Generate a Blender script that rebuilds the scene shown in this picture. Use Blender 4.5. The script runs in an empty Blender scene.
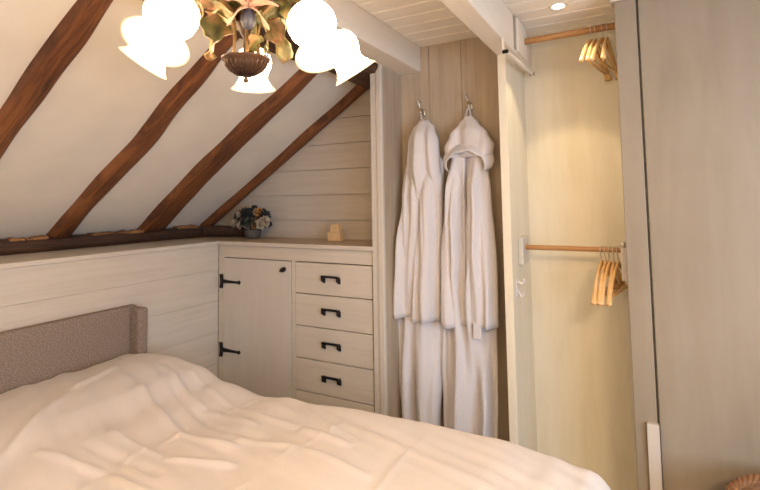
import bpy, bmesh, math, random
from mathutils import Vector, Matrix, noise
PI = math.pi
random.seed(4)
scene = bpy.context.scene
C = scene.collection
H = 1.45                                   # eye height above the floor

# ---------------------------------------------------------------- camera
cam_d = bpy.data.cameras.new('camera')
cam = bpy.data.objects.new('camera', cam_d)
C.objects.link(cam)
scene.camera = cam
cam_d.sensor_width = 36.0
cam_d.sensor_fit = 'HORIZONTAL'
cam_d.lens = 36.0 * 486.55 / 760.0
cam_d.shift_y = -(245 - 167.47) / 760.0
cam_d.clip_start = 0.02
yaw, pitch, roll = 0.494064690, 0.0669757, -0.0156914
fw = Vector((-math.sin(yaw) * math.cos(pitch), math.cos(yaw) * math.cos(pitch), math.sin(pitch)))
rt0 = Vector((math.cos(yaw), math.sin(yaw), 0))
up0 = rt0.cross(fw)
rt = rt0 * math.cos(roll) + up0 * math.sin(roll)
up = up0 * math.cos(roll) - rt0 * math.sin(roll)
M = Matrix((rt, up, -fw)).transposed().to_4x4()
M.translation = Vector((0, 0, H))
cam.matrix_world = M

# ---------------------------------------------------------------- light, exposure
scene.view_settings.view_transform = 'Standard'
scene.view_settings.look = 'None'
scene.view_settings.gamma = 1.0
scene.view_settings.use_curve_mapping = False
scene.view_settings.exposure = 1.03
world = bpy.data.worlds.new('world')
scene.world = world
world.use_nodes = True
world.node_tree.nodes['Background'].inputs[0].default_value = (0.62, 0.76, 1.0, 1)
world.node_tree.nodes['Background'].inputs[1].default_value = 0.3
SHADE_EMIT = 15.0


def light(name, kind, loc, energy, col, target=None, **kw):
    d = bpy.data.lights.new(name, kind)
    d.energy = energy
    d.color = col
    for k, v in kw.items():
        setattr(d, k, v)
    o = bpy.data.objects.new(name, d)
    C.objects.link(o)
    o.location = loc
    if target is not None:
        o.rotation_euler = (Vector(target) - Vector(loc)).to_track_quat('-Z', 'Y').to_euler()
    return o


# daylight coming in through the window in the right-hand wall
light('window_daylight', 'AREA', (1.62, -0.1, 1.28), 27, (0.52, 0.72, 1.0), (-0.9, 1.6, 0.7),
      shape='RECTANGLE', size=1.35, size_y=1.0)
# recessed spot in the wardrobe ceiling
light('wardrobe_spot', 'SPOT', (-0.263, 2.0, H + 0.748), 5.5, (1.0, 0.78, 0.48), (-0.263, 2.02, 0),
      spot_size=math.radians(84), spot_blend=0.22, shadow_soft_size=0.03)
# unseen fill light added behind the camera, brightens room and ceiling by bounce
light('bounce_fill', 'AREA', (0.7, -0.7, H + 0.74), 34, (1.0, 0.74, 0.47), (0.7, -0.7, 0),
      shape='DISK', size=0.5)


# ---------------------------------------------------------------- materials
def new_mat(name):
    m = bpy.data.materials.new(name)
    m.use_nodes = True
    nt = m.node_tree
    b = nt.nodes['Principled BSDF']
    return m, nt, b


def ramp(nt, stops):
    r = nt.nodes.new('ShaderNodeValToRGB')
    els = r.color_ramp.elements
    while len(els) < len(stops):
        els.new(0.5)
    for e, (p, c) in zip(els, stops):
        e.position = p
        e.color = (*c, 1)
    return r


def grain_mat(name, stops, scale=(2, 2, 25), rough=0.6, nscale=3.0, bump=0.15, dist=0.4, detail=8):
    """streaky procedural wood; scale stretches the noise (small = along the grain)"""
    m, nt, b = new_mat(name)
    tc = nt.nodes.new('ShaderNodeTexCoord')
    mp = nt.nodes.new('ShaderNodeMapping')
    mp.inputs['Scale'].default_value = scale
    n = nt.nodes.new('ShaderNodeTexNoise')
    n.inputs['Scale'].default_value = nscale
    n.inputs['Detail'].default_value = detail
    n.inputs['Roughness'].default_value = 0.62
    n.inputs['Distortion'].default_value = dist
    n2 = nt.nodes.new('ShaderNodeTexNoise')
    n2.inputs['Scale'].default_value = 2.2
    n2.inputs['Detail'].default_value = 3
    mix = nt.nodes.new('ShaderNodeMath')
    mix.operation = 'MULTIPLY_ADD'
    mix.inputs[1].default_value = 0.65
    mul = nt.nodes.new('ShaderNodeMath')
    mul.operation = 'MULTIPLY'
    mul.inputs[1].default_value = 0.35
    r = ramp(nt, stops)
    L = nt.links.new
    L(tc.outputs['Object'], mp.inputs[0])
    L(mp.outputs[0], n.inputs['Vector'])
    L(tc.outputs['Object'], n2.inputs['Vector'])
    L(n2.outputs[0], mul.inputs[0])
    L(n.outputs[0], mix.inputs[0])
    L(mul.outputs[0], mix.inputs[2])
    L(mix.outputs[0], r.inputs[0])
    L(r.outputs[0], b.inputs['Base Color'])
    bp = nt.nodes.new('ShaderNodeBump')
    bp.inputs['Strength'].default_value = bump
    bp.inputs['Distance'].default_value = 0.01
    L(n.outputs[0], bp.inputs['Height'])
    L(bp.outputs[0], b.inputs['Normal'])
    b.inputs['Roughness'].default_value = rough
    return m


def plain(name, col, rough=0.5, metal=0.0, noise_amt=0.0, nscale=20, bump=0.0, sheen=0.0):
    m, nt, b = new_mat(name)
    b.inputs['Roughness'].default_value = rough
    b.inputs['Metallic'].default_value = metal
    tc = nt.nodes.new('ShaderNodeTexCoord')
    n = nt.nodes.new('ShaderNodeTexNoise')
    n.inputs['Scale'].default_value = nscale
    n.inputs['Detail'].default_value = 5
    nt.links.new(tc.outputs['Object'], n.inputs['Vector'])
    lo = tuple(max(0, c * (1 - noise_amt)) for c in col)
    hi = tuple(min(1, c * (1 + noise_amt)) for c in col)
    r = ramp(nt, [(0.3, lo), (0.7, hi)])
    nt.links.new(n.outputs[0], r.inputs[0])
    nt.links.new(r.outputs[0], b.inputs['Base Color'])
    if bump:
        bp = nt.nodes.new('ShaderNodeBump')
        bp.inputs['Strength'].default_value = bump
        bp.inputs['Distance'].default_value = 0.005
        nt.links.new(n.outputs[0], bp.inputs['Height'])
        nt.links.new(bp.outputs[0], b.inputs['Normal'])
    if sheen:
        b.inputs['Sheen Weight'].default_value = sheen
    return m


WS = [(0.30, (0.50, 0.43, 0.35)), (0.5, (0.56, 0.495, 0.415)), (0.72, (0.605, 0.545, 0.47))]
white_x = grain_mat('whitewashed_wood_across', WS, (1.2, 8, 22), 0.55, 2.5, 0.05)
white_y = grain_mat('whitewashed_wood_deep', WS, (8, 1.2, 22), 0.55, 2.5, 0.05)
white_z = grain_mat('whitewashed_wood_upright', [(0.30, (0.52, 0.465, 0.395)), (0.5, (0.555, 0.505, 0.44)), (0.72, (0.585, 0.54, 0.475))], (8, 8, 1.1), 0.55, 2.0, 0.03)
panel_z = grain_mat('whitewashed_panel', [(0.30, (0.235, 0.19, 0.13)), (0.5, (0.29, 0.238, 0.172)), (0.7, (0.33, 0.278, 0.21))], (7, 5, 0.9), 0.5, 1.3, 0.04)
closet_z = grain_mat('cream_wood', [(0.3, (0.68, 0.61, 0.46)), (0.55, (0.75, 0.68, 0.53)), (0.75, (0.80, 0.74, 0.61))], (9, 9, 1.2), 0.5, 2.0, 0.08)
niche_z = grain_mat('taupe_boards', [(0.3, (0.34, 0.26, 0.18)), (0.55, (0.45, 0.36, 0.26)), (0.75, (0.52, 0.43, 0.33))], (16, 14, 1.1), 0.6, 2.2, 0.12)
ceil_x = grain_mat('ceiling_boards', [(0.3, (0.82, 0.75, 0.65)), (0.7, (0.90, 0.84, 0.75))], (1.2, 14, 10), 0.5, 2.5, 0.08)
beam_y = grain_mat('cream_beam', [(0.3, (0.70, 0.62, 0.51)), (0.7, (0.80, 0.72, 0.61))], (14, 1.0, 14), 0.55, 2.0, 0.1)
shelf_m = grain_mat('tan_shelf', [(0.3, (0.42, 0.30, 0.19)), (0.7, (0.58, 0.45, 0.32))], (1.2, 14, 14), 0.45, 2.5, 0.05)
plaster = plain('cream_plaster', (0.77, 0.70, 0.59), 0.85, 0, 0.05, 5, 0.1)
OAK = [(0.30, (0.02, 0.008, 0.004)), (0.43, (0.11, 0.036, 0.011)), (0.56, (0.22, 0.075, 0.02)), (0.78, (0.34, 0.14, 0.045))]
oak = grain_mat('old_oak', OAK, (2.0, 26, 2.0), 0.6, 2.2, 0.6, 1.2)
oak_y = grain_mat('old_oak_long', [(0.3, (0.015, 0.007, 0.004)), (0.5, (0.055, 0.022, 0.01)), (0.78, (0.16, 0.07, 0.025))], (22, 1.6, 22), 0.65, 2.0, 0.6, 1.2)
raw_oak = grain_mat('raw_oak', [(0.35, (0.10, 0.035, 0.01)), (0.6, (0.42, 0.20, 0.07))], (10, 2, 10), 0.7, 3, 0.3)
rod_m = grain_mat('rod_wood', [(0.3, (0.30, 0.13, 0.035)), (0.7, (0.46, 0.23, 0.08))], (1.5, 20, 20), 0.4, 3, 0.05)
hang_m = grain_mat('beech', [(0.3, (0.60, 0.33, 0.11)), (0.7, (0.80, 0.52, 0.24))], (14, 3, 14), 0.4, 3, 0.05)
iron = plain('black_iron', (0.018, 0.016, 0.017), 0.5, 0.6, 0.3, 60, 0.2)
steel = plain('brushed_steel', (0.62, 0.58, 0.52), 0.3, 1.0, 0.05, 30)
dark_gap = plain('dark_gap', (0.16, 0.12, 0.08), 0.9)
cotton = plain('white_cotton', (0.63, 0.575, 0.545), 0.9, 0, 0.02, 200, 0.15, 0.2)
robe_m = plain('white_terry', (0.64, 0.60, 0.59), 0.95, 0, 0.05, 260, 0.5, 0.3)
pillow_m = plain('pillow_cotton', (0.7, 0.7, 0.72), 0.9, 0, 0.02, 200, 0.1, 0.2)
gold = plain('aged_gold', (0.16, 0.09, 0.028), 0.42, 0.55, 0.35, 18, 0.3)
bronze = plain('aged_bronze', (0.045, 0.019, 0.009), 0.5, 0.3, 0.35, 30, 0.3)
pink = plain('painted_pink_petal', (0.55, 0.32, 0.23), 0.5, 0.1, 0.2, 22)
blue_bud = plain('painted_blue_bud', (0.035, 0.037, 0.055), 0.5, 0.1, 0.3, 40)
floor_m = grain_mat('floor_boards', [(0.3, (0.36, 0.25, 0.15)), (0.7, (0.55, 0.42, 0.28))], (14, 1.2, 8), 0.45, 2, 0.1)
wicker = grain_mat('wicker', [(0.3, (0.14, 0.055, 0.018)), (0.7, (0.36, 0.17, 0.065))], (6, 6, 30), 0.5, 6, 0.5)
paint = plain('painted_wall', (0.80, 0.74, 0.66), 0.8, 0, 0.04, 5)
glass_m, _nt, _b = new_mat('window_glass')
_b.inputs['Transmission Weight'].default_value = 1
_b.inputs['Roughness'].default_value = 0.0
_b.inputs['IOR'].default_value = 1.01


def leaf_mat(name, a, b_, c):
    m, nt, b = new_mat(name)
    tc = nt.nodes.new('ShaderNodeTexCoord')
    n = nt.nodes.new('ShaderNodeTexNoise')
    n.inputs['Scale'].default_value = 26
    n.inputs['Detail'].default_value = 3
    r = ramp(nt, [(0.32, a), (0.5, b_), (0.66, c)])
    nt.links.new(tc.outputs['Object'], n.inputs['Vector'])
    nt.links.new(n.outputs[0], r.inputs[0])
    nt.links.new(r.outputs[0], b.inputs['Base Color'])
    b.inputs['Roughness'].default_value = 0.45
    b.inputs['Metallic'].default_value = 0.25
    return m


leaf_g = leaf_mat('gilded_leaf', (0.035, 0.035, 0.010), (0.13, 0.115, 0.032), (0.36, 0.20, 0.08))
leaf_p = leaf_mat('blushed_leaf', (0.08, 0.09, 0.028), (0.26, 0.20, 0.075), (0.56, 0.30, 0.19))

# headboard fabric: fine weave
head_m, nt, b = new_mat('taupe_tweed')
tc = nt.nodes.new('ShaderNodeTexCoord')
mp = nt.nodes.new('ShaderNodeMapping')
mp.inputs['Scale'].default_value = (170, 170, 260)
n1 = nt.nodes.new('ShaderNodeTexNoise')
n1.inputs['Scale'].default_value = 1.0
n1.inputs['Detail'].default_value = 6
r = ramp(nt, [(0.3, (0.14, 0.10, 0.072)), (0.5, (0.235, 0.178, 0.14)), (0.7, (0.33, 0.26, 0.21))])
nt.links.new(tc.outputs['Object'], mp.inputs[0])
nt.links.new(mp.outputs[0], n1.inputs['Vector'])
nt.links.new(n1.outputs[0], r.inputs[0])
nt.links.new(r.outputs[0], b.inputs['Base Color'])
bp = nt.nodes.new('ShaderNodeBump')
bp.inputs['Strength'].default_value = 0.5
bp.inputs['Distance'].default_value = 0.004
nt.links.new(n1.outputs[0], bp.inputs['Height'])
nt.links.new(bp.outputs[0], b.inputs['Normal'])
b.inputs['Roughness'].default_value = 0.95

# opal glass shades, lit from inside
opal, nt, b = new_mat('lit_opal_glass')
b.inputs['Base Color'].default_value = (0.9, 0.82, 0.65, 1)
b.inputs['Roughness'].default_value = 0.3
b.inputs['Emission Color'].default_value = (1.0, 0.71, 0.44, 1)
b.inputs['Emission Strength'].default_value = SHADE_EMIT
opal_lip, nt, b = new_mat('opal_glass_lip')
b.inputs['Base Color'].default_value = (0.7, 0.62, 0.42, 1)
b.inputs['Roughness'].default_value = 0.35
b.inputs['Emission Color'].default_value = (0.80, 0.64, 0.30, 1)
b.inputs['Emission Strength'].default_value = 0.55
spot_m, nt, b = new_mat('lit_spot')
b.inputs['Emission Color'].default_value = (1.0, 0.85, 0.62, 1)
b.inputs['Emission Strength'].default_value = 12


# ---------------------------------------------------------------- helpers
def build(name, bm, mat, parent=None, smooth=False, autosmooth=False):
    me = bpy.data.meshes.new(name)
    bmesh.ops.recalc_face_normals(bm, faces=bm.faces[:])
    bm.to_mesh(me)
    bm.free()
    me.materials.append(mat)
    if smooth:
        for f in me.polygons:
            f.use_smooth = True
    o = bpy.data.objects.new(name, me)
    C.objects.link(o)
    if parent:
        o.parent = parent
    return o


def tag(o, label, cat, group=None, kind=None):
    o['label'] = label
    o['category'] = cat
    if group:
        o['group'] = group
    if kind:
        o['kind'] = kind
    return o


def struct(o):
    o['kind'] = 'structure'
    return o


def thing(name, label, cat, loc=(0, 0, 0), group=None):
    o = bpy.data.objects.new(name, None)
    o.empty_display_size = 0.05
    C.objects.link(o)
    o.location = loc
    return tag(o, label, cat, group)


def box(bm, x0, x1, y0, y1, z0, z1, bev=0.0):
    """axis-aligned box; z relative to the floor"""
    t = bmesh.new()
    vs = [t.verts.new((x, y, z)) for x in (x0, x1) for y in (y0, y1) for z in (z0, z1)]
    for f in ((0, 1, 3, 2), (4, 6, 7, 5), (0, 4, 5, 1), (2, 3, 7, 6), (0, 2, 6, 4), (1, 5, 7, 3)):
        t.faces.new([vs[i] for i in f])
    if bev:
        bmesh.ops.bevel(t, geom=t.edges[:], offset=bev, segments=2, profile=0.5, affect='EDGES')
    me = bpy.data.meshes.new('tmp')
    t.to_mesh(me)
    t.free()
    bm.from_mesh(me)
    bpy.data.meshes.remove(me)


def prism(bm, poly, axis, a, b_):
    """poly of 2d points extruded along an axis from a to b_"""
    def P(p, t):
        if axis == 'y':
            return (p[0], t, p[1])
        if axis == 'x':
            return (t, p[0], p[1])
        return (p[0], p[1], t)
    v0 = [bm.verts.new(P(p, a)) for p in poly]
    v1 = [bm.verts.new(P(p, b_)) for p in poly]
    n = len(poly)
    bm.faces.new(v0)
    bm.faces.new(v1[::-1])
    for i in range(n):
        bm.faces.new((v0[i], v0[(i + 1) % n], v1[(i + 1) % n], v1[i]))


def rings(bm, loops, cap=True, closed=False):
    R = [[bm.verts.new(p) for p in l] for l in loops]
    n = len(R[0])
    m = len(R)
    for i in range(m if closed else m - 1):
        a, b_ = R[i], R[(i + 1) % m]
        for j in range(n):
            bm.faces.new((a[j], a[(j + 1) % n], b_[(j + 1) % n], b_[j]))
    if cap and not closed:
        bm.faces.new(R[0][::-1])
        bm.faces.new(R[-1])


def tube(bm, pts, r, seg=10, cap=True, closed=False):
    pts = [Vector(p) for p in pts]
    n = len(pts)
    loops = []
    prev = None
    for i, p in enumerate(pts):
        if closed:
            t = pts[(i + 1) % n] - pts[i - 1]
        else:
            t = pts[min(i + 1, n - 1)] - pts[max(i - 1, 0)]
        t.normalize()
        if prev is None:
            ref = Vector((0, 0, 1)) if abs(t.z) < 0.9 else Vector((1, 0, 0))
            u = t.cross(ref).normalized()
        else:
            u = (prev - t * prev.dot(t)).normalized()
        prev = u
        v = t.cross(u)
        rr = r[i] if isinstance(r, (list, tuple)) else r
        loops.append([p + (u * math.cos(a) + v * math.sin(a)) * rr for a in [2 * PI * k / seg for k in range(seg)]])
    rings(bm, loops, cap, closed)


def curve(pts, n=16):
    """Catmull-Rom through points"""
    P = [Vector(p) for p in pts]
    P = [P[0] * 2 - P[1]] + P + [P[-1] * 2 - P[-2]]
    out = []
    segs = len(P) - 3
    for s in range(segs):
        a, b_, c, d = P[s:s + 4]
        for k in range(n):
            t = k / n
            out.append(0.5 * ((2 * b_) + (c - a) * t + (2 * a - 5 * b_ + 4 * c - d) * t * t + (3 * b_ - a - 3 * c + d) * t ** 3))
    out.append(P[-2])
    return out


def lathe(bm, prof, seg=28, centre=(0, 0, 0), mat=None):
    """prof = [(r, z)], revolved about z; mat = optional Matrix"""
    loops = []
    for r_, z in prof:
        l = []
        for k in range(seg):
            a = 2 * PI * k / seg
            v = Vector((max(r_, 1e-4) * math.cos(a), max(r_, 1e-4) * math.sin(a), z))
            if mat:
                v = mat @ v
            l.append(v + Vector(centre))
        loops.append(l)
    rings(bm, loops, True)


def lerp(a, b_, t):
    return a + (b_ - a) * t


def interp(tab, x):
    if x <= tab[0][0]:
        return tab[0][1]
    for (x0, v0), (x1, v1) in zip(tab, tab[1:]):
        if x <= x1:
            t = (x - x0) / (x1 - x0)
            t = t * t * (3 - 2 * t)
            return v0 + (v1 - v0) * t
    return tab[-1][1]


def copy_thing(root, loc, rot=None, label=None, group=None):
    r_ = root.copy()
    C.objects.link(r_)
    r_.location = loc
    if rot is not None:
        r_.rotation_euler = rot
    if label:
        r_['label'] = label
    if group:
        r_['group'] = group
    for ch in list(root.children):
        c = ch.copy()
        C.objects.link(c)
        c.parent = r_
        for g in list(ch.children):
            d = g.copy()
            C.objects.link(d)
            d.parent = c
    return r_


# ---------------------------------------------------------------- room shell
CZ = H + 0.76            # ceiling height
GY = 2.32                # gable wall / wardrobe back
KX = -2.118               # knee wall face
TOP = H - 0.215          # top of knee wall and cabinet
XR, YB = 1.7, -1.8


def slope_z(x, off=-0.085):
    return H + off + 0.65 * (x + 2.45)


bm = bmesh.new(); box(bm, -2.7, XR, YB, GY + 0.1, -0.06, 0.0)
struct(build('floor', bm, floor_m))

bm = bmesh.new()                                # boards of the flat ceiling, running left to right
y = YB
while y < GY + 0.06:
    box(bm, -1.35, XR, y, min(y + 0.096, GY + 0.09), CZ, CZ + 0.02, 0.004)
    y += 0.1
box(bm, -1.35, XR, YB, GY + 0.09, CZ + 0.012, CZ + 0.05)
struct(build('ceiling', bm, ceil_x))

bm = bmesh.new()                                # plastered slope between the rafters
prism(bm, [(-2.75, slope_z(-2.75)), (-1.14, slope_z(-1.14)), (-1.14, slope_z(-1.14) + 0.08), (-2.75, slope_z(-2.75) + 0.08)], 'y', YB, GY + 0.06)
struct(build('wall_slope', bm, plaster))

bm = bmesh.new()                                # knee wall of wide horizontal boards
z = TOP - 0.018
for hgt in (0.142, 0.17, 0.17, 0.17, 0.17, 0.17, 0.17, 0.1):
    z0 = max(z - hgt, 0.0)
    box(bm, KX - 0.022, KX, YB, 2.0, z0, z - 0.0006, 0.0014)
    z -= hgt
box(bm, KX - 0.06, KX - 0.012, YB, 2.3, 0, TOP - 0.02)
struct(build('wall_left', bm, white_y))
bm = bmesh.new()                                # cap board on the knee wall
box(bm, -2.72, KX + 0.012, YB, 1.985, TOP - 0.02, TOP, 0.003)
struct(build('trim_1', bm, white_y))

bm = bmesh.new()                                # gable wall above the cabinet
z = TOP - 0.04
while z < CZ:
    z1 = min(z + 0.145, CZ + 0.04)
    xl0 = -2.45 + (z - H + 0.085) / 0.65 - 0.03
    xl1 = -2.45 + (z1 - H + 0.085) / 0.65 - 0.03
    za = z + 0.002
    zb = z1 - 0.002
    prism(bm, [(xl0, za), (-1.05, za), (-1.05, zb), (min(xl1, -1.06), zb)], 'y', GY, GY + 0.02)
    z = z1
prism(bm, [(-2.7, TOP - 0.05), (-1.05, TOP - 0.05), (-1.05, CZ + 0.04), (-1.22, CZ + 0.04), (-2.7, H - 0.2)], 'y', GY + 0.012, GY + 0.06)
struct(build('wall_gable', bm, white_x))

bm = bmesh.new()                                # boards at the back of the robe niche
edges = [-1.06, -0.903, -0.737, -0.50]
for a, b_ in zip(edges, edges[1:]):
    box(bm, a + 0.0005, b_ - 0.0005, 2.20, 2.218, 0, CZ, 0.0022)
box(bm, -1.06, -0.50, 2.213, 2.26, 0, CZ)
struct(build('wall_niche', bm, niche_z))

bm = bmesh.new()                                # partition between cabinet and robe niche
box(bm, -1.101, -1.056, 2.0, GY, 0, CZ - 0.0)
struct(build('wall_niche_side', bm, niche_z))
bm = bmesh.new()                                # post at the right end of the cabinet
box(bm, -1.117, -1.082, 1.985, 2.0, 0, H + 0.665, 0.003)
box(bm, -1.084, -1.054, 1.978, 2.0, 0, H + 0.665, 0.004)
struct(build('trim_2', bm, white_z))

bm = bmesh.new()                                # wardrobe back
box(bm, -0.48, 0.03, 2.36, 2.40, 0, CZ)
struct(build('wall_wardrobe_back', bm, closet_z))
bm = bmesh.new(); box(bm, -0.478, -0.022, 2.0, 2.36, 0.0, 0.10, 0.003)  # pale base board, added unseen to bounce light up the wardrobe back
struct(build('bounce_base', bm, closet_z))
bm = bmesh.new()                                # divider between niche and wardrobe
box(bm, -0.512, -0.478, 2.0, 2.40, 0, H + 0.60, 0.002)
struct(build('wall_divider', bm, closet_z))
bm = bmesh.new()                                # hidden right end of the wardrobe
box(bm, -0.021, 0.03, 2.011, 2.40, 0, CZ)
struct(build('wall_wardrobe_side', bm, closet_z))

bm = bmesh.new()                                # right wall with its window opening
box(bm, XR, XR + 0.06, YB, -0.85, 0, CZ)
box(bm, XR, XR + 0.06, 0.65, 2.1, 0, CZ)
box(bm, XR, XR + 0.06, -0.85, 0.65, 0, 0.72)
box(bm, XR, XR + 0.06, -0.85, 0.65, 1.84, CZ)
struct(build('wall_right', bm, paint))
bm = bmesh.new()
for a in (-0.85, -0.125, 0.60):
    box(bm, XR + 0.01, XR + 0.05, a, a + 0.05, 0.72, 1.84, 0.004)
for a in (0.72, 1.79):
    box(bm, XR + 0.01, XR + 0.05, -0.85, 0.65, a, a + 0.05, 0.004)
struct(build('window_1', bm, white_y))
bm = bmesh.new(); box(bm, -2.7, XR, YB - 0.06, YB, 0, CZ)
struct(build('wall_back', bm, paint))
bm = bmesh.new(); box(bm, 0.75, XR, 2.0, 2.06, 0, CZ)
struct(build('wall_far', bm, paint))

# ---------------------------------------------------------------- timber
def rafter(name, st, label, m=oak):
    """st: (underside far edge, plaster near edge) stations, in metres, z relative to the eye"""
    n = 9
    A = curve([s[0] for s in st], n)
    B = curve([s[1] for s in st], n)
    loops = []
    for i, (a, b_) in enumerate(zip(A, B)):
        w = noise.noise(Vector((a.x * 5, a.y, 3.1))) * 0.010
        w2 = noise.noise(Vector((b_.x * 5, b_.y, 8.3))) * 0.010
        a = a + Vector((0, w, H + noise.noise(Vector((a.x * 7, 5, 1))) * 0.004))
        b_ = b_ + Vector((-0.004, w2 - 0.014, H))
        bl = b_ + Vector((0.012, 0.004, -0.045))
        mid = (a + bl) / 2 + Vector((0, 0, -0.006))
        loops.append([a + Vector((0, 0.004, 0.09)), a + Vector((0, 0.004, 0.012)), a + Vector((0, -0.012, 0)), mid,
                      bl + Vector((0, 0.012, 0)), bl + Vector((0, 0, 0.012)), b_ + Vector((0, 0, 0)), b_ + Vector((0, 0, 0.04))])
    bm = bmesh.new()
    rings(bm, loops)
    return tag(build(name, bm, m), label, 'beam', 'exposed rafters of the sloping ceiling')


rafter('rafter', [((-2.56, 0.880, -0.20), (-2.58, 0.81, -0.17)), ((-2.25, 0.878, 0.0), (-2.2, 0.808, 0.078)), ((-1.90, 0.873, 0.2275), (-1.83, 0.806, 0.318)), ((-1.60, 0.866, 0.4225), (-1.55, 0.802, 0.50)),
                  ((-1.338, 0.860, 0.593), (-1.37, 0.804, 0.617)), ((-1.22, 0.858, 0.67), (-1.24, 0.806, 0.70))],
       'brown oak rafter nearest the camera, crossing the upper left corner')
rafter('rafter', [((-2.532, 1.401, -0.183), (-2.563, 1.324, -0.158)), ((-2.304, 1.385, -0.035), (-2.341, 1.318, -0.014)), ((-2.095, 1.388, 0.101), (-2.15, 1.315, 0.11)), ((-1.882, 1.396, 0.239), (-1.93, 1.321, 0.253)),
                  ((-1.713, 1.365, 0.349), (-1.80, 1.311, 0.337)), ((-1.552, 1.358, 0.454), (-1.635, 1.303, 0.445)), ((-1.396, 1.342, 0.555), (-1.492, 1.303, 0.538)), ((-1.22, 1.335, 0.67), (-1.25, 1.295, 0.695))],
       'crooked brown oak rafter rising behind the left lamp shades')
rafter('rafter', [((-2.528, 1.940, -0.181), (-2.584, 1.804, -0.172)), ((-2.207, 1.905, 0.028), (-2.29, 1.779, 0.019)), ((-1.87, 1.880, 0.247), (-1.968, 1.765, 0.229)), ((-1.613, 1.877, 0.414), (-1.706, 1.770, 0.399)),
                  ((-1.457, 1.880, 0.515), (-1.52, 1.79, 0.519)), ((-1.305, 1.865, 0.614), (-1.371, 1.80, 0.617)), ((-1.22, 1.86, 0.67), (-1.25, 1.80, 0.695))],
       'straight brown oak rafter between the crooked one and the gable rafter')
rafter('rafter', [((-2.495, 2.305, -0.16), (-2.529, 2.243, -0.137)), ((-2.19, 2.310, 0.039), (-2.201, 2.262, 0.077)), ((-1.855, 2.316, 0.257), (-1.91, 2.262, 0.265)), ((-1.615, 2.316, 0.413), (-1.669, 2.262, 0.421)),
                  ((-1.31, 2.316, 0.611), (-1.351, 2.266, 0.629)), ((-1.23, 2.315, 0.66), (-1.26, 2.266, 0.69))],
       'thin dark rafter lying against the boarded gable wall')

# purlin the rafters meet
loops = []
for i in range(60):
    yy = lerp(YB, GY, i / 59)
    w = noise.noise(Vector((yy * 3, 0, 0))) * 0.012
    w2 = noise.noise(Vector((yy * 3, 4, 0))) * 0.012
    loops.append([Vector(p) for p in ((-1.27 + w, yy, H + 0.605 + w2), (-1.255 + w, yy, H + 0.59 + w2), (-1.085, yy, H + 0.60), (-1.068, yy, H + 0.62),
                                      (-1.068, yy, H + 0.72), (-1.14, yy, H + 0.76), (-1.24 + w, yy, H + 0.70))])
bm = bmesh.new(); rings(bm, loops)
tag(build('purlin', bm, oak_y), 'dark brown timber under the ceiling that the rafters run up to', 'beam')

# wall plate at the foot of the rafters, with raw splintered patches above it
loops = []
for i in range(90):
    yy = lerp(YB, GY - 0.01, i / 89)
    w = noise.noise(Vector((yy * 4, 0, 7))) * 0.012
    w2 = noise.noise(Vector((yy * 6, 4, 7))) * 0.010
    loops.append([Vector(p) for p in ((-2.455 + w, yy, TOP + 0.001), (-2.445 + w, yy, TOP + 0.02), (-2.455 + w, yy, TOP + 0.052 + w2),
                                      (-2.50, yy, TOP + 0.066 + w2), (-2.62, yy, TOP + 0.06), (-2.62, yy, TOP + 0.001))])
bm = bmesh.new(); rings(bm, loops)
plate = tag(build('wall_plate', bm, oak_y), 'dark timber lying along the knee wall ledge under the rafters', 'beam')
for (ya, yb, h) in ((0.90, 1.02, 0.030), (1.13, 1.19, 0.022), (1.20, 1.29, 0.028), (1.50, 1.62, 0.030), (1.63, 1.79, 0.026), (2.02, 2.17, 0.05), (1.25, 1.29, 0.036)):
    loops = []
    for i in range(9):
        t = i / 8
        yy = lerp(ya, yb, t)
        hh = 0.34 * h + 0.012 * noise.noise(Vector((yy * 30, 0, 0)))
        loops.append([Vector(p) for p in ((-2.468, yy, TOP + 0.05), (-2.478, yy, TOP + 0.06 + hh * 0.7), (-2.52, yy, TOP + 0.06 + hh), (-2.56, yy, TOP + 0.05))])
    bm = bmesh.new(); rings(bm, loops)
    o = build('splintered_patch', bm, raw_oak, plate)
    o['label'] = 'pale raw wood splinter'
# log end lying on the corner of the ledge
bm = bmesh.new()
tube(bm, [(-2.44, 2.19, TOP + 0.036), (-2.36, 2.22, TOP + 0.038), (-2.24, 2.262, TOP + 0.036), (-2.10, 2.282, TOP + 0.030)], [0.03, 0.034, 0.032, 0.028], 12)
tag(build('timber_stub', bm, oak_y), 'short dark timber end lying in the corner left of the flowers', 'timber')

# painted ceiling beams
bm = bmesh.new(); box(bm, -1.06, -0.945, YB, 2.2, H + 0.632, CZ - 0.001, 0.004)
tag(build('ceiling_beam', bm, beam_y), 'cream painted ceiling beam behind the lamp, ending above the left robe', 'beam', 'painted ceiling beams')
t = thing('ceiling_beam', 'cream painted ceiling beam running from the top edge over the niche divider', 'beam', (0, 0, 0), 'painted ceiling beams')
bm = bmesh.new(); box(bm, -0.516, -0.440, YB, 2.359, H + 0.60, CZ - 0.001, 0.004)
build('timber', bm, beam_y, t)
bm = bmesh.new(); box(bm, -0.4405, -0.4375, 1.995, 2.03, H + 0.615, CZ - 0.004, 0.001)  # shade of a narrow gap in the beam side, painted as grey strip
o = build('shadow_gap_strip', bm, plain('shadow_gap_grey', (0.30, 0.26, 0.20), 0.6), t); o['label'] = 'upright shadow gap on the side of the beam, painted as a grey strip'
bm = bmesh.new(); box(bm, -0.4405, -0.428, 2.03, 2.20, H + 0.61, CZ - 0.004, 0.003)
build('packing_block', bm, beam_y, t)
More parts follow.
